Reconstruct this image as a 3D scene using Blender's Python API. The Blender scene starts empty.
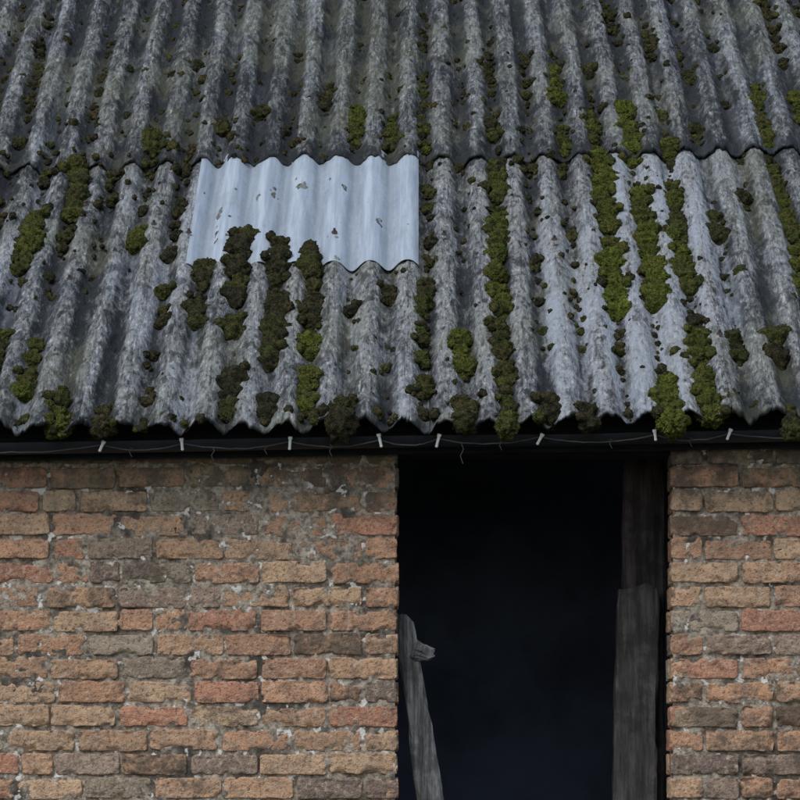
import bpy, bmesh, math, random
import numpy as np
from mathutils import Vector, Matrix, noise as mn
random.seed(7); rng=np.random.default_rng(7)
sc=bpy.context.scene
sc.view_settings.view_transform='Standard'; sc.view_settings.look='None'; sc.view_settings.exposure=0
# ---------------------------------------------------------------- noise
def vn(x,y,seed=0):
    x=np.asarray(x,float); y=np.asarray(y,float); x,y=np.broadcast_arrays(x,y)
    xi=np.floor(x).astype(np.int64); yi=np.floor(y).astype(np.int64)
    fx=x-xi; fy=y-yi; fx=fx*fx*(3-2*fx); fy=fy*fy*(3-2*fy)
    M=0xffffffff
    def h(a,b):
        v=((a*374761393)&M)^((b*668265263)&M)^((seed*144269503+977)&M)
        v=(v^(v>>13))*1274126177&M; v=(v^(v>>15))*2246822519&M; v^=v>>16
        return v/4294967296.0
    a=h(xi,yi);b=h(xi+1,yi);c=h(xi,yi+1);d=h(xi+1,yi+1)
    return (a*(1-fx)+b*fx)*(1-fy)+(c*(1-fx)+d*fx)*fy
def fbm(x,y,seed=0,o=4):
    r=0;a=.5;s=0
    for i in range(o):
        r=r+a*vn(x*2**i,y*2**i,seed+i*17);s+=a;a*=.55
    return r/s
def sstep(a,b,x):
    t=np.clip((x-a)/(b-a),0,1);return t*t*(3-2*t)
# ---------------------------------------------------------------- helpers
def mesh_np(name,V,F,mat,attrs=None,parent=None,smooth=True):
    V=np.ascontiguousarray(V,np.float32);F=np.ascontiguousarray(F,np.int32)
    k=F.shape[1];me=bpy.data.meshes.new(name)
    me.vertices.add(len(V));me.vertices.foreach_set('co',V.ravel())
    me.loops.add(F.size);me.loops.foreach_set('vertex_index',F.ravel())
    me.polygons.add(len(F));me.polygons.foreach_set('loop_start',np.arange(0,F.size,k,dtype=np.int32))
    me.polygons.foreach_set('loop_total',np.full(len(F),k,np.int32))
    me.polygons.foreach_set('use_smooth',np.full(len(F),smooth,bool))
    me.update(calc_edges=True);me.validate()
    for n,a in (attrs or {}).items():
        a=np.ascontiguousarray(a,np.float32)
        at=me.attributes.new(n,'FLOAT_VECTOR','POINT');at.data.foreach_set('vector',a.ravel())
    ob=bpy.data.objects.new(name,me);sc.collection.objects.link(ob)
    me.materials.append(mat)
    if parent: ob.parent=parent
    return ob
def grid_faces(nr,nc):
    i=np.arange(nr*nc).reshape(nr,nc)
    return np.stack([i[:-1,:-1],i[:-1,1:],i[1:,1:],i[1:,:-1]],-1).reshape(-1,4)
def empty(name):
    e=bpy.data.objects.new(name,None);sc.collection.objects.link(e);return e
def box(name,x0,x1,y0,y1,z0,z1,mat,parent=None,bev=0.0,cuts=0,rough=0.0,seed=0):
    bm=bmesh.new();bmesh.ops.create_cube(bm,size=1)
    for v in bm.verts:
        v.co=Vector((x0+(v.co.x+.5)*(x1-x0),y0+(v.co.y+.5)*(y1-y0),z0+(v.co.z+.5)*(z1-z0)))
    if bev: bmesh.ops.bevel(bm,geom=bm.edges[:],offset=bev,segments=2,affect='EDGES')
    if cuts:
        dims=[x1-x0,y1-y0,z1-z0];ax=dims.index(max(dims));L=dims[ax]
        for i in range(1,cuts):
            co=Vector((x0,y0,z0));co[ax]+=L*i/cuts
            no=Vector((0,0,0));no[ax]=1
            bmesh.ops.bisect_plane(bm,geom=bm.verts[:]+bm.edges[:]+bm.faces[:],plane_co=co,plane_no=no)
        for v in bm.verts:
            v.co+=mn.noise_vector(v.co*6+Vector((seed,0,0)))*rough+mn.noise_vector(v.co*1.7+Vector((0,seed,0)))*rough
    me=bpy.data.meshes.new(name);bm.to_mesh(me);bm.free()
    me.materials.append(mat);ob=bpy.data.objects.new(name,me);sc.collection.objects.link(ob)
    if parent: ob.parent=parent
    return ob
class NT:
    def __init__(s,name):
        s.m=bpy.data.materials.new(name);s.m.use_nodes=True;s.t=s.m.node_tree;s.b=s.t.nodes['Principled BSDF']
    def n(s,typ,**k):
        nd=s.t.nodes.new(typ)
        for a,v in k.items():
            setattr(nd,a,v)
        return nd
    def l(s,a,b): s.t.links.new(a,b)
    def val(s,x,sock):
        if isinstance(x,(int,float)): sock.default_value=x
        elif isinstance(x,tuple): sock.default_value=x if len(x)==len(sock.default_value) else (*x,1)
        else: s.l(x,sock)
    def math(s,op,a,b=0.5,c=None):
        nd=s.n('ShaderNodeMath',operation=op);s.val(a,nd.inputs[0]);s.val(b,nd.inputs[1])
        if c is not None:s.val(c,nd.inputs[2])
        return nd.outputs[0]
    def mix(s,f,a,b,bt='MIX'):
        nd=s.n('ShaderNodeMix',data_type='RGBA',blend_type=bt)
        s.val(f,nd.inputs[0]);s.val(a,nd.inputs[6]);s.val(b,nd.inputs[7]);return nd.outputs[2]
    def noise(s,vec,scale,detail=5,rough=.6,sc3=None):
        if sc3:
            m=s.n('ShaderNodeMapping');m.inputs['Scale'].default_value=sc3;s.l(vec,m.inputs[0]);vec=m.outputs[0]
        nd=s.n('ShaderNodeTexNoise');s.l(vec,nd.inputs['Vector']);nd.inputs['Scale'].default_value=scale
        nd.inputs['Detail'].default_value=detail;nd.inputs['Roughness'].default_value=rough
        return nd.outputs[0]
    def ramp(s,x,a,b):
        nd=s.n('ShaderNodeMapRange');nd.interpolation_type='SMOOTHSTEP';s.val(x,nd.inputs[0]);nd.inputs[1].default_value=a;nd.inputs[2].default_value=b
        return nd.outputs[0]
    def attr(s,name):
        nd=s.n('ShaderNodeAttribute',attribute_name=name);return nd.outputs['Vector']
    def sep(s,v):
        nd=s.n('ShaderNodeSeparateXYZ');s.l(v,nd.inputs[0]);return nd.outputs
    def obj(s):
        return s.n('ShaderNodeTexCoord').outputs['Object']
    def bump(s,h,dist,st=1.0):
        nd=s.n('ShaderNodeBump');nd.inputs['Distance'].default_value=dist;nd.inputs['Strength'].default_value=st
        s.l(h,nd.inputs['Height']);s.l(nd.outputs[0],s.b.inputs['Normal'])
    def out(s,col,rough=.9,spec=.3):
        s.val(col,s.b.inputs['Base Color']);s.val(rough,s.b.inputs['Roughness']);s.b.inputs['Specular IOR Level'].default_value=spec
        return s.m
# ---------------------------------------------------------------- materials
def m_brick():
    t=NT('weathered_brick');o=t.obj();bc=t.attr('bc');dt=t.sep(t.attr('dt'))
    n1=t.noise(o,16,5,.7);n2=t.noise(o,85,3,.7);n4=t.noise(o,38,4,.65);n5=t.noise(o,150,2,.6);n6=t.noise(o,2.2,4,.6)
    c=t.mix(t.math('MULTIPLY',t.ramp(n1,.40,.62),.50),bc,(.22,.150,.115,1))
    c=t.mix(t.math('MULTIPLY',t.ramp(n4,.52,.66),.55),c,(.62,.47,.35,1))
    c=t.mix(t.math('MULTIPLY',t.ramp(n2,.55,.66),.65),c,(.085,.065,.056,1))
    c=t.mix(t.math('MULTIPLY',t.ramp(n2,.44,.32),.45),c,(.66,.54,.43,1))
    c=t.mix(t.math('MULTIPLY',t.ramp(n5,.58,.66),.45),c,(.12,.09,.07,1))
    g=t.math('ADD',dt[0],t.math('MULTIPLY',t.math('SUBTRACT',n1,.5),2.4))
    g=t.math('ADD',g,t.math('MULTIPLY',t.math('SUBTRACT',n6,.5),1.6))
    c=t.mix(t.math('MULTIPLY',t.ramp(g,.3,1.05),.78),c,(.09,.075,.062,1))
    g2=t.math('ADD',dt[1],t.math('MULTIPLY',t.math('SUBTRACT',n4,.5),1.8))
    c=t.mix(t.math('MULTIPLY',t.ramp(g2,.5,1.15),.45),c,(.15,.15,.10,1))
    t.bump(t.math('ADD',n2,t.math('MULTIPLY',n1,1.2)),.0075,1)
    return t.out(c,.95,.15)
def m_mortar():
    t=NT('lime_mortar');o=t.obj();n1=t.noise(o,50,5,.7);n2=t.noise(o,5,4,.65);n3=t.noise(o,30,3,.5)
    c=t.mix(t.ramp(n1,.35,.65),(.17,.14,.11,1),(.52,.45,.36,1))
    c=t.mix(t.math('MULTIPLY',t.ramp(n2,.46,.62),.85),c,(.055,.048,.042,1))
    c=t.mix(t.math('MULTIPLY',t.ramp(n3,.59,.65),.9),c,(.78,.75,.70,1))
    t.bump(n1,.01,1);return t.out(c,.98,.1)
def m_roof():
    t=NT('weathered_fibre_cement');rc=t.attr('rc');ms=t.sep(t.attr('ms'))
    # the sheets weather along the slope, so every pattern is elongated in t
    f1=t.noise(rc,1,6,.72,(42,13,1));st=t.noise(rc,1,4,.65,(26,1.6,1));f2=t.noise(rc,1,3,.7,(140,38,1))
    big=t.noise(rc,3,3,.6,(1,.6,1));f3=t.noise(rc,1,3,.65,(85,24,1));f4=t.noise(rc,1,4,.7,(24,8,1));s2=t.noise(rc,1,4,.7,(48,2.4,1))
    a=t.math('ADD',t.math('MULTIPLY',f1,1.35),t.math('MULTIPLY',st,.95))
    a=t.math('ADD',a,t.math('MULTIPLY',f2,.55));a=t.math('ADD',a,t.math('MULTIPLY',big,.7))
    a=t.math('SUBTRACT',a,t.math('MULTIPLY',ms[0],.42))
    a=t.math('ADD',a,t.math('MULTIPLY',ms[1],.30))
    a=t.math('ADD',a,ms[2])
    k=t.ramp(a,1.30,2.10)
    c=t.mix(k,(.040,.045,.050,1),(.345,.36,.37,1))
    c=t.mix(t.math('MULTIPLY',t.ramp(f3,.55,.65),t.math('MULTIPLY',k,.85)),c,(.62,.63,.61,1))
    c=t.mix(t.math('MULTIPLY',t.ramp(f3,.46,.37),.75),c,(.035,.037,.037,1))
    c=t.mix(t.math('MULTIPLY',t.ramp(f4,.53,.62),.75),c,(.030,.033,.033,1))
    c=t.mix(t.math('MULTIPLY',t.ramp(s2,.54,.66),.65),c,(.038,.041,.044,1))
    c=t.mix(t.math('MULTIPLY',t.ramp(t.math('ADD',big,t.math('MULTIPLY',f1,.5)),.70,.92),.32),c,(.17,.175,.10,1))
    cl=t.math('MULTIPLY',ms[1],t.ramp(t.math('ADD',st,t.math('MULTIPLY',f1,.5)),.62,.88))
    c=t.mix(t.math('MULTIPLY',cl,.66),c,(.44,.49,.57,1))
    t.bump(t.math('ADD',f1,t.math('MULTIPLY',f2,.6)),.016,1)
    return t.out(c,.92,.12)
def m_moss(green=True):
    t=NT('moss');o=t.obj();g=t.sep(t.attr('gr'));n1=t.noise(o,55,4,.7);n2=t.noise(o,200,2,.7)
    gc=t.mix(t.ramp(n1,.3,.7),(.045,.065,.014,1),(.22,.26,.05,1))
    dc=t.mix(t.ramp(n1,.3,.7),(.014,.016,.011,1),(.07,.068,.044,1))
    c=t.mix(g[0],dc,gc)
    c=t.mix(t.math('MULTIPLY',g[1],t.ramp(n1,.4,.7)),c,(.17,.125,.045,1))
    c=t.mix(t.math('MULTIPLY',t.ramp(n2,.55,.38),.6),c,(.012,.016,.006,1))
    t.bump(t.math('ADD',n2,n1),.014,1);return t.out(c,1,.05)
def m_wood(name,a,b,sc3=(30,30,1.5)):
    t=NT(name);o=t.obj();n1=t.noise(o,3,6,.7,sc3);n2=t.noise(o,9,5,.7)
    c=t.mix(t.ramp(n1,.35,.68),a,b);c=t.mix(t.math('MULTIPLY',t.ramp(n2,.45,.62),.6),c,(a[0]*.7,a[1]*.7,a[2]*.7,1))
    t.bump(n1,.01,1);return t.out(c,.9,.2)
def m_plain(name,col,rough=.8,var=.3,scale=20,bump=.003,metal=0):
    t=NT(name);o=t.obj();n=t.noise(o,scale,5,.6)
    c=t.mix(t.ramp(n,.3,.7),tuple(x*(1-var) for x in col),col)
    t.bump(n,bump,1);t.b.inputs['Metallic'].default_value=metal;return t.out(c,rough)
def m_patch():
    t=NT('pale_painted_sheet');rc=t.attr('rc');xx=t.sep(rc);n=t.noise(rc,1,4,.6,(45,2.0,1));f=t.noise(rc,1,4,.7,(70,25,1));b=t.noise(rc,1,4,.6,(6,4,1))
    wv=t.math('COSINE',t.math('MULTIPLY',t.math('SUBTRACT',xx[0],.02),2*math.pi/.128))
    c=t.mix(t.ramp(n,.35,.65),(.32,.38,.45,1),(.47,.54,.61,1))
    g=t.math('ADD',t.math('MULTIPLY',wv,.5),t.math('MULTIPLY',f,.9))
    c=t.mix(t.math('MULTIPLY',t.ramp(g,.45,1.0),.50),c,(.19,.22,.25,1))  # corrugation shading painted into the sheet colour along the valleys
    c=t.mix(t.math('MULTIPLY',t.ramp(f,.60,.72),.55),c,(.20,.21,.20,1))
    c=t.mix(t.math('MULTIPLY',t.ramp(b,.52,.72),.4),c,(.27,.30,.33,1))
    t.bump(f,.003,.6);return t.out(c,.45,.4)
def m_ground():
    t=NT('yard_ground');o=t.obj();n=t.noise(o,.6,6,.6);f=t.noise(o,30,5,.7)
    c=t.mix(t.ramp(n,.42,.58),(.16,.14,.11,1),(.06,.085,.03,1));c=t.mix(t.math('MULTIPLY',f,.6),c,(.05,.05,.04,1))
    t.bump(f,.02,1);return t.out(c,.95)
def m_sidebrick():
    t=NT('brickwork');o=t.obj();x=t.sep(o);cb=t.n('ShaderNodeCombineXYZ')
    t.l(t.math('ADD',x[0],x[1]),cb.inputs[0]);t.l(x[2],cb.inputs[1])
    br=t.n('ShaderNodeTexBrick');t.l(cb.outputs[0],br.inputs['Vector']);br.inputs['Scale'].default_value=1
    br.inputs['Brick Width'].default_value=.225;br.inputs['Row Height'].default_value=.0765;br.inputs['Mortar Size'].default_value=.006
    br.inputs['Color1'].default_value=(.33,.2,.12,1);br.inputs['Color2'].default_value=(.2,.13,.09,1);br.inputs['Mortar'].default_value=(.2,.17,.14,1)
    n=t.noise(o,15,5,.7);c=t.mix(t.math('MULTIPLY',n,.6),br.outputs[0],(.07,.06,.05,1))
    t.bump(n,.01,1);return t.out(c,.95)
MB=m_brick();MM=m_mortar();MR=m_roof();MO=m_moss();MSB=m_sidebrick()
WF=m_wood('dark_tarred_timber',(.014,.016,.022,1),(.04,.044,.056,1),(2,30,30))
WP=m_wood('grey_weathered_timber',(.09,.09,.09,1),(.36,.36,.36,1),(20,20,1.3))
WQ=m_wood('brown_grey_timber',(.035,.034,.034,1),(.12,.114,.11,1),(9,9,.9))
WD=m_wood('dark_timber',(.035,.030,.031,1),(.12,.10,.10,1),(9,9,.9))
INT=m_plain('grey_interior',(.18,.215,.30),.95,.5,2)
# ---------------------------------------------------------------- camera geometry
F=4000.0;D=12.8;EYE=1.6;VX=420;HY=800;S=D/F
TH=math.radians(27.36);cs,sn=math.cos(TH),math.sin(TH)
OV=.25;H0=1.187;TILT=.018;P=.128;PH=.02;A=.0195
def roofP(X,t,n):
    X,t,n=np.broadcast_arrays(X,t,n)
    return np.stack([X,-OV+t*cs-n*sn,EYE+H0+TILT*X+t*sn+n*cs],-1)
def px2roof(px,py):
    v=HY-py;X=0;t=0
    for i in range(8):
        t=(v*(D-OV)-F*(H0+TILT*X))/(F*sn-v*cs)
        X=(px-VX)*(D-OV+t*cs)/F
    return X,t
def wave(X):   # rounded crests, slightly tighter valleys; valley at X=PH+kP
    u=-np.cos(2*np.pi*(X-PH)/P);return A*(u-.12*np.cos(4*np.pi*(X-PH)/P))
def snap(X): return PH+round((X-PH)/P)*P
barn=empty('brick_barn')
TJ=px2roof(420,163)[1]
# ---------------------------------------------------------------- roof sheets
def rough_n(X,t,cl):
    r=(fbm(X*34,t*13,5,3)-.5)*.018+(fbm(X*95,t*34,9,2)-.5)*.009
    crust=sstep(.5,.72,fbm(X*24,t*9,31,3))*sstep(.3,.55,fbm(X*4,t*2,33,3))
    rip=1-np.abs(2*fbm(X*9,t*11,37,2)-1)**.7*1.0
    return (r+crust*.009+rip*.007*(wave(X)>0))*(1-.7*cl)
def clean_mask(X,t,row):
    c=np.zeros_like(X)
    if row==0:
        c=np.maximum(c,sstep(.38,.45,X)*sstep(1.15,.98,X)*sstep(.40,.62,fbm(X*9,t*.8,41,3))*1.1)
        c=np.maximum(c,.5*sstep(.52,.74,fbm(X*8,t*.7,44,3)))
    else:
        c=.3*sstep(.5,.8,fbm(X*8,t*.9,47,3))
    return np.clip(c,0,1)
VV=[];FF=[];RC=[];MS=[];off=0
def add_sheet(X0,X1,t0,t1,lift,row,dx,dt,seed=0):
    global off
    nx=int((X1-X0)/dx)+1;nt=int((t1-t0)/dt)+1
    xs=np.linspace(X0,X1,nx);ts=np.linspace(t0,t1,nt)
    T,X=np.meshgrid(ts,xs,indexing='ij')
    edge=(fbm(xs*14,xs*0+seed,3,3)-.5)*.08+(fbm(xs*60,xs*0+seed,4,2)-.5)*.04
    T=T+edge[None,:]*np.clip(1-(T-t0)/.15,0,1)
    cl=clean_mask(X,T,row)
    sag=(fbm(X*.8,T*.8,61,2)-.5)*.03
    n=wave(X)*(1+.16*(vn(X*3,T*1.2,seed+70)-.5))+lift+sag+rough_n(X,T,cl)
    n=n+.005*sstep(.05,0,X-X0)
    top=roofP(X+(fbm(X*1.3,T*1.1,seed+80,2)-.5)*.018,T,n)
    low=[]
    for k,(dn,dtt) in enumerate([(.009,.0),(.009,.12),(.009,.5)]):
        nn=wave(xs)+lift+sag[0]-dn+(fbm(xs*40,xs*0,8,2)-.5)*.003
        low.append(roofP(xs,T[0]+dtt,nn))
    V=np.concatenate([np.stack(low[::-1]),top],0)
    TT=np.concatenate([np.stack([T[0]]*3),T],0);XX=np.concatenate([np.stack([X[0]]*3),X],0)
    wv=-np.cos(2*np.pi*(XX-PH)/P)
    dirt_shade=sstep(.6,-.9,wv)*(.35+1.1*fbm(XX*5,TT*1.6,90,3));dirt_shade[:3]=1.6  # valley algae dirt, deepened with corrugation shade put into the colour
    dirt_shade+=.45*sstep(.18,0,TT-t0)
    if row==0: dirt_shade+=.25*sstep(.3,0,TJ-TT)
    clA=np.concatenate([np.zeros((3,nx)),cl],0)
    rs=random.Random(seed);tone=rs.uniform(-.10,.08)-(.10 if row else 0)
    VV.append(V.reshape(-1,3));FF.append(grid_faces(nt+3,nx)+off);off+=V.shape[0]*V.shape[1]
    RC.append(np.stack([XX,TT,XX*0+seed*3.1],-1).reshape(-1,3));MS.append(np.stack([dirt_shade,clA,dirt_shade*0+tone],-1).reshape(-1,3))
W=8*P
L0=PH+P/2
for k in range(-5,5):
    a=L0+k*W-P;b=a+W+P*.55
    hi=(b>-2.3 and a<2.4)
    dx,dt=(.005,.010) if hi else (.013,.05)
    dz=.004*(k%2)
    add_sheet(a,b,0+.01*math.sin(k*3),TJ+.15,dz,0,dx,dt,seed=k+20)
    add_sheet(a,b,TJ+.012*math.sin(k*5),5.6,.020+dz,1,dx,dt if hi else .05,seed=k+50)
    add_sheet(a,b,5.45,6.6,.04+dz,1,.013,.05,seed=k+90)
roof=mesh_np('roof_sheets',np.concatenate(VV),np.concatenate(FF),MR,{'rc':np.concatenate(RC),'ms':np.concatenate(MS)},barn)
xs=np.linspace(-5.2,5.1,900);ts=np.linspace(0,6.6,30);T,X=np.meshgrid(ts,xs,indexing='ij')
q=roofP(X,T,wave(X));ridgeY=-OV+6.6*cs;q[...,1]=2*ridgeY-q[...,1]
mesh_np('roof_rear_slope',q.reshape(-1,3),grid_faces(30,900),MR,{'rc':np.stack([X,T,X*0],-1).reshape(-1,3),'ms':np.stack([X*0+.5,X*0,X*0],-1).reshape(-1,3)},barn)
ang=np.linspace(-1,1,13);Xr=np.linspace(-5.2,5.1,60);Aa,XX=np.meshgrid(ang,Xr,indexing='ij')
rz=EYE+H0+TILT*XX+6.6*sn
R=np.stack([XX,ridgeY+Aa*.28,rz+.10-np.abs(Aa)**1.4*.17],-1)
mesh_np('ridge_cap',R.reshape(-1,3),grid_faces(13,60),MR,{'rc':R.reshape(-1,3),'ms':np.stack([XX*0+.4,XX*0,XX*0],-1).reshape(-1,3)},barn)
# ---------------------------------------------------------------- pale patch sheet
xl,tb=px2roof(186,271);xr=-.005
nx,nt=300,120
xs=np.linspace(0,1,nx);ts=np.linspace(tb,TJ+.1,nt);T,U=np.meshgrid(ts,xs,indexing='ij')
X=xl+(xr-xl)*U
nn=wave(X)*1.0+.018+(fbm(X*.8,T*.8,61,2)-.5)*.03+(fbm(X*6,T*4,12,2)-.5)*.006
pt=roofP(X,T,nn);lo=roofP(X[0],T[0],nn[0]-.003);lo2=roofP(X[0],T[0]+.1,nn[0]-.003)
V=np.concatenate([lo2[None],lo[None],pt],0)
rr_=np.stack([X,T,X*0],-1);rcp=np.concatenate([rr_[:1]]*2+[rr_],0)
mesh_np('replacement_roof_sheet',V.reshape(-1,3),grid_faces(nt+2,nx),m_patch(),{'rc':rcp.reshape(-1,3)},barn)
MBolt=m_plain('rusty_bolt',(.09,.07,.06),.6,.4,80,.001)
def bolt(px,py,k=1.0):
    X,t=px2roof(px,py);X=PH+P/2+round((X-PH-P/2)/P)*P
    c=roofP(X,t,A+.022).reshape(3)
    bm=bmesh.new()
    bmesh.ops.create_cone(bm,cap_ends=True,segments=14,radius1=.011*k,radius2=.009*k,depth=.005)
    r=bmesh.ops.create_cone(bm,cap_ends=True,segments=6,radius1=.006*k,radius2=.005*k,depth=.014)
    for v in r['verts']: v.co.z+=.006
    me=bpy.data.meshes.new('roof_bolt');bm.to_mesh(me);bm.free();me.materials.append(MBolt)
    o=bpy.data.objects.new('roof_bolt',me);sc.collection.objects.link(o);o.location=c;o.rotation_euler=(TH,0,0);o.parent=barn
for p in[(203,243),(337,243),(92,215),(60,290),(735,345),(560,250),(140,235),(455,245)]: bolt(*p)
# ---------------------------------------------------------------- moss
def ico(sub):
    bm=bmesh.new();bmesh.ops.create_icosphere(bm,subdivisions=sub,radius=1)
    v=np.array([x.co[:] for x in bm.verts]);f=np.array([[y.index for y in x.verts] for x in bm.faces]);bm.free();return v,f
def variants(sub,n,fine):
    v,f=ico(sub);out=[]
    for k in range(n):
        w=[]
        for p in v:
            q=Vector(p);o=Vector((k*7.3,k*3.1,0))
            s=1+.32*mn.noise(q*1.4+o)+.24*mn.noise(q*3.4+o)+fine*1.2*mn.noise(q*9+o)+fine*.8*mn.noise(q*19+o)
            w.append(q*s)
        out.append(np.array([list(x) for x in w]))
    return out,f
big,bf=variants(5,6,.15);mid,mf=variants(4,8,.15);sml,sf=variants(3,12,.2)
MV=[];MF=[];MG=[];mo=0
def blob(X,t,nlift,rx,rt,rn,g,br,small=False):
    global mo
    vs,f=(random.choice(sml),sf) if small else ((random.choice(big),bf) if g>.5 else (random.choice(mid),mf))
    a=random.uniform(-.5,.5) if not small else random.uniform(0,6.28);ca,sa=math.cos(a),math.sin(a)
    x,y,z=vs[:,0],vs[:,1],vs[:,2]
    if random.random()<.5:x=-x
    x2=(x*ca-y*sa)*rx;y2=(x*sa+y*ca)*rt
    V=roofP(X+x2,t+y2,wave(X)+nlift+z*rn)
    MV.append(V);MF.append(f+mo);mo+=len(V)
    MG.append(np.stack([np.full(len(V),g),np.full(len(V),br),np.zeros(len(V))],-1))
def column(px,y0,y1,g=.8,w=1.0,dens=1.0,up0=0.0):
    Xm=snap(px2roof(px,(y0+y1)/2)[0])
    ta=px2roof(px,y1)[1];tb_=px2roof(px,y0)[1]
    t=ta;dr=0
    tight=.80 if g>=.6 else .95
    if up0: tight=.7
    while t<=tb_+.01:
        dr=max(-.02,min(.02,dr+random.uniform(-.012,.012)))
        if random.random()<dens*.95:
            up=.014 if t>TJ-.02 else up0
            r=random.choice((.65,.85,.95,1.05,1.15))*random.uniform(.9,1.1)*w
            gg=min(1,max(0,g+random.uniform(-.3,.22)))
            blob(Xm+dr,t,.010+up,.041*r,.038*r,.036*r*random.uniform(.75,1.15),gg,random.uniform(0,.6))
            if random.random()<.55:
                blob(Xm+dr+random.choice((-1,1))*.030*w,t+random.uniform(-.03,.03),.014+up,.018*r,.026*r,.017*r,gg*.8,random.uniform(0,.7),True)
        t+=random.uniform(.062,.110)*max(.8,w)*tight
G=[ # px,y0,y1,green,width,density
(360,108,145,.7,.85,.9),(393,118,150,.5,.85,.9),(425,85,152,.6,.65,.7),(546,72,105,.75,.9,1),(485,50,100,.1,.65,.6),(485,125,140,.3,.8,1),
(552,132,157,.5,.7,1),(587,118,152,.6,.9,.9),(618,116,162,.95,1.05,1),(650,142,158,.6,.9,1),(690,75,100,.15,.8,.8),(712,128,152,.35,.8,.9),
(765,88,150,.6,.8,.8),(792,100,132,.6,.8,.7),(240,68,95,.05,.8,.7),(235,124,134,.1,1,1),(140,140,153,.5,1,1),(268,108,118,.05,.9,1),
(297,42,80,.05,.75,.6),(195,50,105,.05,.8,.4),(650,108,122,.5,.8,1),(608,5,60,.1,.7,.45),(655,25,60,.1,.8,.5),(430,15,60,.05,.65,.45),(30,60,150,.1,.65,.5),
(60,20,70,.05,.65,.5),(110,30,120,.05,.55,.4),(720,20,110,.1,.7,.4),(775,5,70,.1,.7,.4),(330,90,110,.05,.8,.9),(575,70,85,.1,.9,.9),(520,60,110,.1,.6,.4),
(12,205,258,.7,1.0,.9),(55,168,235,.35,.85,.85),(40,235,268,.15,.85,.9),(28,345,405,.5,1.0,.9),(60,368,424,.55,1.0,.95),(5,330,372,.45,.95,.8),(98,405,424,.05,1,1),
(88,190,220,.1,.6,.5),(150,228,246,.55,.9,1),(191,180,262,.05,.65,.65),(176,262,330,.05,.65,.6),(150,340,400,.05,.6,.5),(168,290,300,.3,.9,.8),(120,185,215,.1,.55,.4),
(246,236,276,.05,1.05,1,.02),(243,270,332,.2,1.1,1),(285,243,276,.05,1.1,1,.02),(283,270,362,.05,1.15,1),(320,248,276,.12,1.0,1,.02),(317,272,342,.10,1.1,1),(310,342,405,.75,1.05,.95),(202,272,322,.03,1.1,.85),
(222,372,424,.03,1.1,.85),(262,396,412,.05,1,1),(345,400,422,.08,1,1),(391,272,298,.08,1.1,1),(352,285,310,.05,.7,.8),(428,180,290,.1,.65,.65),(428,290,402,.3,.75,.7),
(463,333,368,.7,.95,1),(468,400,418,.2,1,1),(490,164,222,.45,.85,.9),(498,222,300,.7,1.0,.9),(506,308,424,.4,.9,.85),(552,385,414,.08,1,.9),(597,405,420,.05,.9,1),
(592,156,195,.9,1.0,1),(598,195,242,.75,1.05,1),(612,255,318,.95,1.2,1),(632,190,240,.7,1.0,.95),(646,240,304,.9,1.2,1),(664,182,232,.45,.85,.9),(680,232,288,.7,.95,.95),
(700,215,238,.1,.9,1),(685,318,330,.1,.9,1),(706,330,412,.75,1.05,1),(676,372,420,.95,1.25,1),(744,340,356,.03,.8,1),(780,338,360,.08,1.1,1),
(762,165,205,.6,.85,.9),(782,205,290,.7,.95,.9),(798,290,330,.3,.9,.8),(798,170,200,.5,.8,.9),(730,195,208,.05,.8,.9),(640,340,350,.2,.55,1),(775,420,428,.1,.8,1)]
for q in G: column(*q)
for i in range(4200):
    X=random.uniform(-2.3,2.3);t=random.uniform(.02,5.5)
    if xl-.02<X<0.0 and tb-.02<t<TJ: continue
    if vn(X*2.3,t*1.1,101)<.30+random.random()*.35: continue
    if random.random()<.7: X=snap(X)+random.gauss(0,.02)
    up=.02 if t>TJ else 0
    r=random.choice((.005,.006,.007,.008,.010,.013,.018 if random.random()<.5 else .008))*random.uniform(.8,1.3)
    blob(X,t,.002+up,r*1.1,r*1.7,r*.95,random.choice((0,0,0,.1,.3)),random.uniform(0,1),True)
for i in range(260):
    X=snap(random.uniform(-2.2,2.2))+random.gauss(0,.025)
    j=random.random()<.55
    t=TJ-random.uniform(-.03,.07) if j else random.uniform(-.005,.12)
    if j and xl<X<0: continue
    r=random.uniform(.008,.021);blob(X,t,.006,r,r*1.5,r,random.choice((0,0,.1,.4)),.4,True)
mesh_np('roof_moss',np.concatenate(MV),np.concatenate(MF),MO,{'gr':np.concatenate(MG)})
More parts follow.
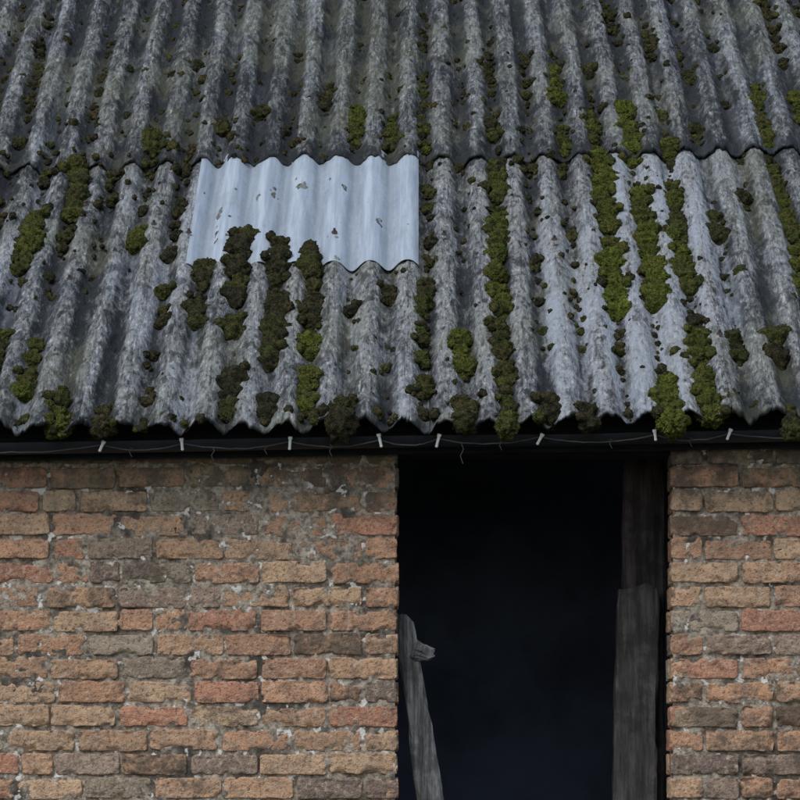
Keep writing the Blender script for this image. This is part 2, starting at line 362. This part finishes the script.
# ---------------------------------------------------------------- brick wall
CH=.0765;BH=.0665;ST=.2245;HD=.1105;MJ=.0098
ZC=EYE+(HY-501)*S
XL=(397-VX)*S;XR=(671-VX)*S
pal=[((.56,.315,.19),6),((.54,.335,.205),6),((.60,.40,.25),4),((.49,.28,.175),5),((.53,.26,.165),2.0),((.35,.26,.20),2.2),((.22,.17,.14),1.2),((.37,.31,.23),1.4),((.62,.44,.28),1.4)]
cols=np.array([p[0] for p in pal]);wts=np.array([p[1] for p in pal]);wts=wts/wts.sum()
BV=[];BF=[];BC=[];BD=[];bo=0
def add_brick(u0,w,z0,h,mapf,seed,hi=True):
    global bo
    nx=max(8,int(w/.0075)) if hi else 8;nz=10 if hi else 5
    def axis(L,n):
        r=.003
        return np.concatenate([[0,0],[r*.4,r*1.2],np.linspace(r*2.6,L-r*2.6,n),[L-r*1.2,L-r*.4],[L,L]])
    a=axis(w,nx);b=axis(h,nz);B,Aa=np.meshgrid(b,a,indexing='ij')
    e=np.minimum(np.minimum(Aa,w-Aa),np.minimum(B,h-B));r=.004
    k=np.clip(1-e/r,0,1);y=r*(1-np.sqrt(np.clip(1-k*k,0,1)))*.7
    X=u0+Aa;Z=z0+B
    y=y+(fbm(X*50,Z*50,seed%97,3)-.5)*.0042+(fbm(X*11,Z*11,(seed%91)+3,2)-.5)*.006
    ch=sstep(.56,.68,fbm(X*34,Z*34,(seed%83)+11,2))*np.clip(1-e/.018,0,1);y=y+ch*.014
    pit=sstep(.74,.84,fbm(X*60,Z*60,(seed%67)+1,2));y=y+pit*.005
    y=y+random.uniform(-.004,.004)-.001
    tilt=random.uniform(-.008,.008);rot=random.uniform(-.012,.012)
    dx=(fbm(Z*30,X*30,(seed%79)+5,3)-.5)*.008;dz=(fbm(X*30,Z*30,(seed%73)+9,3)-.5)*.0085
    cx=np.minimum(Aa,w-Aa);cz=np.minimum(B,h-B);cr=np.clip(1-(cx+cz)/.010,0,1)*.0035
    X2=X+dx+np.where(Aa<w/2,1,-1)*cr;Z2=Z+dz+np.where(B<h/2,1,-1)*cr+(Aa-w/2)*rot
    y=y+(Aa-w/2)*tilt
    ring=np.zeros_like(B,bool);ring[0]=ring[-1]=True;ring[:,0]=ring[:,-1]=True
    y=np.where(ring,.035,y)
    V=mapf(X2,y,Z2)
    BV.append(V.reshape(-1,3));BF.append(grid_faces(*B.shape)+bo);bo+=B.size
    c=cols[rng.choice(len(cols),p=wts)]*random.uniform(.85,1.12)
    BC.append(np.tile(c,(B.size,1)))
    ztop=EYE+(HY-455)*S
    dirt_shade=.75*sstep(.26,0,ztop-Z)+.30*fbm(X*1.3,Z*1.3,77,3)
    st=sstep(-.75,-.35,X)*sstep(2.35,1.9,Z)*.35
    dirt_shade=dirt_shade+st*fbm(X*3,Z*2,55,3)*1.2+(.6 if random.random()<.10 else 0)+random.uniform(-.15,.15)
    gr=.40*sstep(.5,.1,ztop-Z)+.40*random.random()+.3*fbm(X*2,Z*2,66,3)
    BD.append(np.stack([dirt_shade,gr,0*dirt_shade],-1).reshape(-1,3))
front=lambda X,y,Z:np.stack([X,y,Z],-1)
i0=int(math.floor((.0-ZC)/CH));rows=range(i0+1,int((2.80-ZC)/CH)+1)
sd=0
for i in rows:
    zc=ZC+i*CH;z0=zc-BH/2
    hi_row=zc>1.3
    for side in(-1,1):
        edge=XL if side<0 else XR
        x=0;first=True
        while x<4.15:
            if first: w=HD-MJ if i%2==0 else ST-MJ
            else: w=HD-MJ if random.random()<.12 else ST-MJ
            w=w*random.uniform(.95,1.03) if not first else w
            X0=edge+side*x
            u0=X0 if side>0 else X0-w
            sd+=13
            hi=hi_row and -1.7<u0<1.6
            add_brick(u0,w,z0+random.uniform(-.0025,.0025),BH*random.uniform(.93,1.03),front,sd,hi)
            x+=w+MJ*random.uniform(.7,1.5);first=False
        if side<0: mp=lambda X,y,Z:np.stack([XL-y,X,Z],-1)
        else: mp=lambda X,y,Z:np.stack([XR+y,X,Z],-1)
        sd+=7
        add_brick(.004,.095 if i%2 else .208,z0,BH,mp,sd,hi_row)
        if i%2: add_brick(.112,.1,z0,BH,mp,sd+5,hi_row)
mesh_np('wall_bricks',np.concatenate(BV),np.concatenate(BF),MB,{'bc':np.concatenate(BC),'dt':np.concatenate(BD)},barn)
def mortar(x0,x1):
    nx=int((x1-x0)/.006);nz=int(2.85/.006);xs=np.linspace(x0,x1,nx);zs=np.linspace(-.05,2.83,nz);Z,X=np.meshgrid(zs,xs,indexing='ij')
    y=.0035+(fbm(X*40,Z*40,201,3)-.5)*.012+sstep(.46,.62,fbm(X*5,Z*5,205,3))*.010
    mesh_np('wall_mortar',np.stack([X,y,Z],-1).reshape(-1,3),grid_faces(nz,nx),MM,None,barn)
mortar(-2.2,XL-.007);mortar(XR+.007,2.2)
box('wall_core',-4.2,XL-.009,.022,.205,-.05,2.84,MM,barn)
box('wall_core',XR+.009,4.2,.022,.205,-.05,2.84,MM,barn)
box('mortar_backing',-4.2,-2.2,.010,.022,-.05,2.83,MM,barn)
box('mortar_backing',2.2,4.2,.010,.022,-.05,2.83,MM,barn)
yb=2*ridgeY-.1
box('inner_wall',-4.2,XL-.012,.206,.225,-.05,2.84,INT,barn)
box('inner_wall',XR+.012,4.2,.206,.225,-.05,2.84,INT,barn)
box('rear_wall',-4.2,4.2,yb-.25,yb,-.05,2.85,MSB,barn)
box('interior_partition',-4.0,4.0,2.6,2.7,-.05,3.9,INT,barn)
for s in(-1,1):
    x0,x1=(-4.25,-4.0) if s<0 else (4.0,4.25)
    bm=bmesh.new();pr=[(.03,-.05),(yb-.03,-.05),(yb-.03,2.83),(ridgeY,5.72),(.03,2.83)]
    vs=[[bm.verts.new((x,y,z)) for y,z in pr] for x in(x0,x1)]
    bm.faces.new(vs[0]);bm.faces.new(vs[1][::-1])
    for k in range(5): bm.faces.new([vs[0][k],vs[0][(k+1)%5],vs[1][(k+1)%5],vs[1][k]])
    bmesh.ops.recalc_face_normals(bm,faces=bm.faces[:])
    me=bpy.data.meshes.new('gable_wall');bm.to_mesh(me);bm.free();me.materials.append(MSB);o=bpy.data.objects.new('gable_wall',me);sc.collection.objects.link(o);o.parent=barn
box('interior_floor',-4,4,.02,yb-.26,-.03,.03,INT,barn)
def tilt_box(name,x0,x1,y0,y1,z0,z1,mat,tl,cuts=60,rough=.004):
    o=box(name,x0,x1,y0,y1,z0,z1,mat,barn,0.004,cuts,rough,3)
    for v in o.data.vertices: v.co.z+=tl*v.co.x
    return o
zf=EYE+(HY-454)*(D-.05)/F
tilt_box('fascia_board',-4.6,4.6,-.055,-.025,zf,zf+.115,WF,.0145)
tilt_box('wall_plate',-4.2,4.2,.02,.2,2.79,2.885,WF,.016,30,.002)
box('door_lintel',XL-.15,XR+.15,.03,.20,zf+.005,2.80,WF,barn,.004)
nu,nxg=14,160
th=np.linspace(math.pi,2*math.pi,nu);xg=np.linspace(-4.7,4.7,nxg);TT,XX=np.meshgrid(th,xg,indexing='ij')
sagg=(fbm(xg*1.2,xg*0,7,2)-.5)*.012
zg=EYE+(HY-437)*(D-.13)/F
gv=[]
for rr in(.036,.040):
    gv.append(np.stack([XX,-.125+rr*np.cos(TT),zg+rr*.85*np.sin(TT)+.0175*XX+sagg[None]],-1))
GV=np.concatenate([gv[0],gv[1][::-1]],0)
mesh_np('gutter',GV.reshape(-1,3),grid_faces(2*nu,nxg),m_plain('black_gutter',(.024,.028,.038),.55,.5,15,.002),None,barn)
# ---------------------------------------------------------------- cable and clips
lights=empty('string_lights')
MC=m_plain('white_plastic_clip',(.85,.87,.88),.5,.12,60,.001);MK=m_plain('grey_cable',(.07,.07,.075),.5,.3,60,.001)
yc=-.185;sd_=(D+yc)/F
def tube(name,pts,r,mat,parent,seg=6):
    cu=bpy.data.curves.new(name,'CURVE');cu.dimensions='3D';cu.bevel_depth=r;cu.bevel_resolution=2
    sp=cu.splines.new('POLY');sp.points.add(len(pts)-1)
    for p,q in zip(sp.points,pts):p.co=(*q,1)
    cu.materials.append(mat);o=bpy.data.objects.new(name,cu);sc.collection.objects.link(o);o.parent=parent;return o
def wz(X): return EYE+(HY-439)*sd_+.018*X
clips=[(102,25),(182,-5),(290,4),(380,-12),(438,14),(540,28),(655,-8),(729,20),(-60,10),(870,-10),(-160,20),(960,5)]
cx=sorted([(c[0]-VX)*sd_ for c in clips])
pts=[]
for a,b in zip([-3.0]+cx,cx+[3.0]):
    n=16
    for k in range(n):
        u=k/n;pts.append((a+(b-a)*u,yc+random.uniform(-.002,.002),wz(a+(b-a)*u)-.020*4*u*(1-u)*random.uniform(.9,1.1)))
tube('cable',pts,.0024,MK,lights)
for px,an in clips:
    X=(px-VX)*sd_;bm=bmesh.new()
    L=random.uniform(.028,.040)
    bmesh.ops.create_cone(bm,cap_ends=True,segments=10,radius1=.0042,radius2=.0055,depth=L)
    r=bmesh.ops.create_icosphere(bm,subdivisions=2,radius=.0052)
    for v in r['verts']:v.co.z-=L/2
    r=bmesh.ops.create_cone(bm,cap_ends=True,segments=8,radius1=.007,radius2=.007,depth=.008)
    for v in r['verts']:v.co.z+=L/2-.002
    me=bpy.data.meshes.new('bulb');bm.to_mesh(me);bm.free();me.materials.append(MC)
    o=bpy.data.objects.new('bulb',me);sc.collection.objects.link(o);o.parent=lights
    o.location=(X,yc-.006,wz(X)-.004+random.uniform(-.004,.004));o.rotation_euler=(.2,math.radians(an),0)
for px,L in[(130,.03),(212,.05),(265,.03),(330,.04),(461,.07),(500,.03),(610,.03),(690,.03)]:
    X=(px-VX)*sd_;z=wz(X)
    tube('cable_tail',[(X,yc,z-.012),(X+.008,yc-.004,z-L*.5),(X-.002,yc-.003,z-L*.8),(X+.006,yc,z-L-.01)],.0016,MK,lights)
# ---------------------------------------------------------------- timbers in doorway
def quad_post(name,yd,y2,pts,mat,seed,par=None):
    s=(D+yd)/F;bm=bmesh.new();rings=[];P_=[]
    for (a,b) in zip(pts[:-1],pts[1:]):
        for k in range(20):
            u=k/20;P_.append([a[j]+(b[j]-a[j])*u for j in range(3)])
    P_.append(list(pts[-1]))
    for k,(py,l,r) in enumerate(P_):
        z=EYE+(HY-py)*s;xl_=(l-VX)*s;xr_=(r-VX)*s
        j=lambda q:mn.noise(Vector((q*3.7+seed,z*5,0)))*.007+mn.noise(Vector((q*1.7+seed,z*22,4)))*.005
        b=.008
        co=[(xl_+b,yd),(xl_+(xr_-xl_)*.35,yd-.003),(xl_+(xr_-xl_)*.7,yd),(xr_-b,yd),(xr_,yd+b),(xr_,y2),(xl_,y2),(xl_,yd+b)]
        rg=[]
        for i,(x,y) in enumerate(co):
            zz=z
            if k<3: zz+= (.022*mn.noise(Vector((i*1.3+seed,7,1)))-.006*abs(i-2))*(3-k)/3
            rg.append(bm.verts.new((x+j(i),y+j(i+9),zz)))
        rings.append(rg)
    for a,b in zip(rings[:-1],rings[1:]):
        for i in range(8): bm.faces.new([a[i],a[(i+1)%8],b[(i+1)%8],b[i]])
    bm.faces.new(rings[0]);bm.faces.new(rings[-1][::-1])
    bmesh.ops.recalc_face_normals(bm,faces=bm.faces[:])
    me=bpy.data.meshes.new(name);bm.to_mesh(me);bm.free();me.materials.append(mat)
    o=bpy.data.objects.new(name,me);sc.collection.objects.link(o)
    if par:o.parent=par
    return o
gpy=HY+EYE/((D+.3)/F)
quad_post('wooden_post',.30,.42,[(586,620,658),(606,618,660),(800,613,656),(gpy-9,605,650)],WQ,1)
quad_post('door_frame_post',.44,.52,[(440,624,664),(800,620,666),(1270,616,666)],WD,5,barn)
q=quad_post('leaning_plank',.16,.20,[(613,396,404),(622,396,413),(650,398,418),(800,417,444),(1280,482,512)],WP,9)
s=(D+.15)/F
bm=bmesh.new();bmesh.ops.create_cube(bm,size=1)
bmesh.ops.bevel(bm,geom=bm.edges[:],offset=.08,segments=2,affect='EDGES');bmesh.ops.subdivide_edges(bm,edges=bm.edges[:],cuts=2,use_grid_fill=True)
for v in bm.verts:
    v.co+=mn.noise_vector(v.co*3)*.28;v.co=Vector((v.co.x*.062,v.co.y*.03,v.co.z*.045*(1.1-v.co.x*.6)))
me=bpy.data.meshes.new('broken_bracket');bm.to_mesh(me);bm.free();me.materials.append(WP)
o=bpy.data.objects.new('broken_bracket',me);sc.collection.objects.link(o);o.location=((423-VX)*s,.165,EYE+(HY-652)*s);o.rotation_euler=(0,.3,0);o.parent=q
# ---------------------------------------------------------------- ground
gx=np.linspace(-300,300,61);Y_,X_=np.meshgrid(gx,gx,indexing='ij')
mesh_np('ground',np.stack([X_,Y_,X_*0-.0],-1).reshape(-1,3),grid_faces(61,61),m_ground())
# ---------------------------------------------------------------- light
w=bpy.data.worlds.new('World');sc.world=w;w.use_nodes=True;nt=w.node_tree
sky=nt.nodes.new('ShaderNodeTexSky');sky.sky_type='NISHITA';sky.sun_disc=False
EL,AZ=math.radians(48),math.radians(210)
sky.sun_elevation=EL;sky.sun_rotation=AZ
hs=nt.nodes.new('ShaderNodeHueSaturation');hs.inputs['Saturation'].default_value=.65
nt.links.new(sky.outputs[0],hs.inputs['Color']);nt.links.new(hs.outputs[0],nt.nodes['Background'].inputs[0])
nt.nodes['Background'].inputs[1].default_value=.15
sl=bpy.data.lights.new('sun','SUN');sl.energy=1.5;sl.angle=math.radians(40);sl.color=(1,.97,.93)
so=bpy.data.objects.new('sun',sl);sc.collection.objects.link(so)
d=Vector((math.sin(AZ)*math.cos(EL),math.cos(AZ)*math.cos(EL),math.sin(EL)))
so.rotation_euler=d.to_track_quat('Z','Y').to_euler()
cam=bpy.data.cameras.new('camera');co=bpy.data.objects.new('camera',cam);sc.collection.objects.link(co)
co.location=(0,-D,EYE);co.rotation_euler=(math.pi/2,0,0);cam.sensor_width=36;cam.lens=F/800*36
cam.shift_y=(HY-400)/800;cam.shift_x=-(VX-400)/800;cam.clip_end=2000;cam.clip_start=.1
sc.camera=co
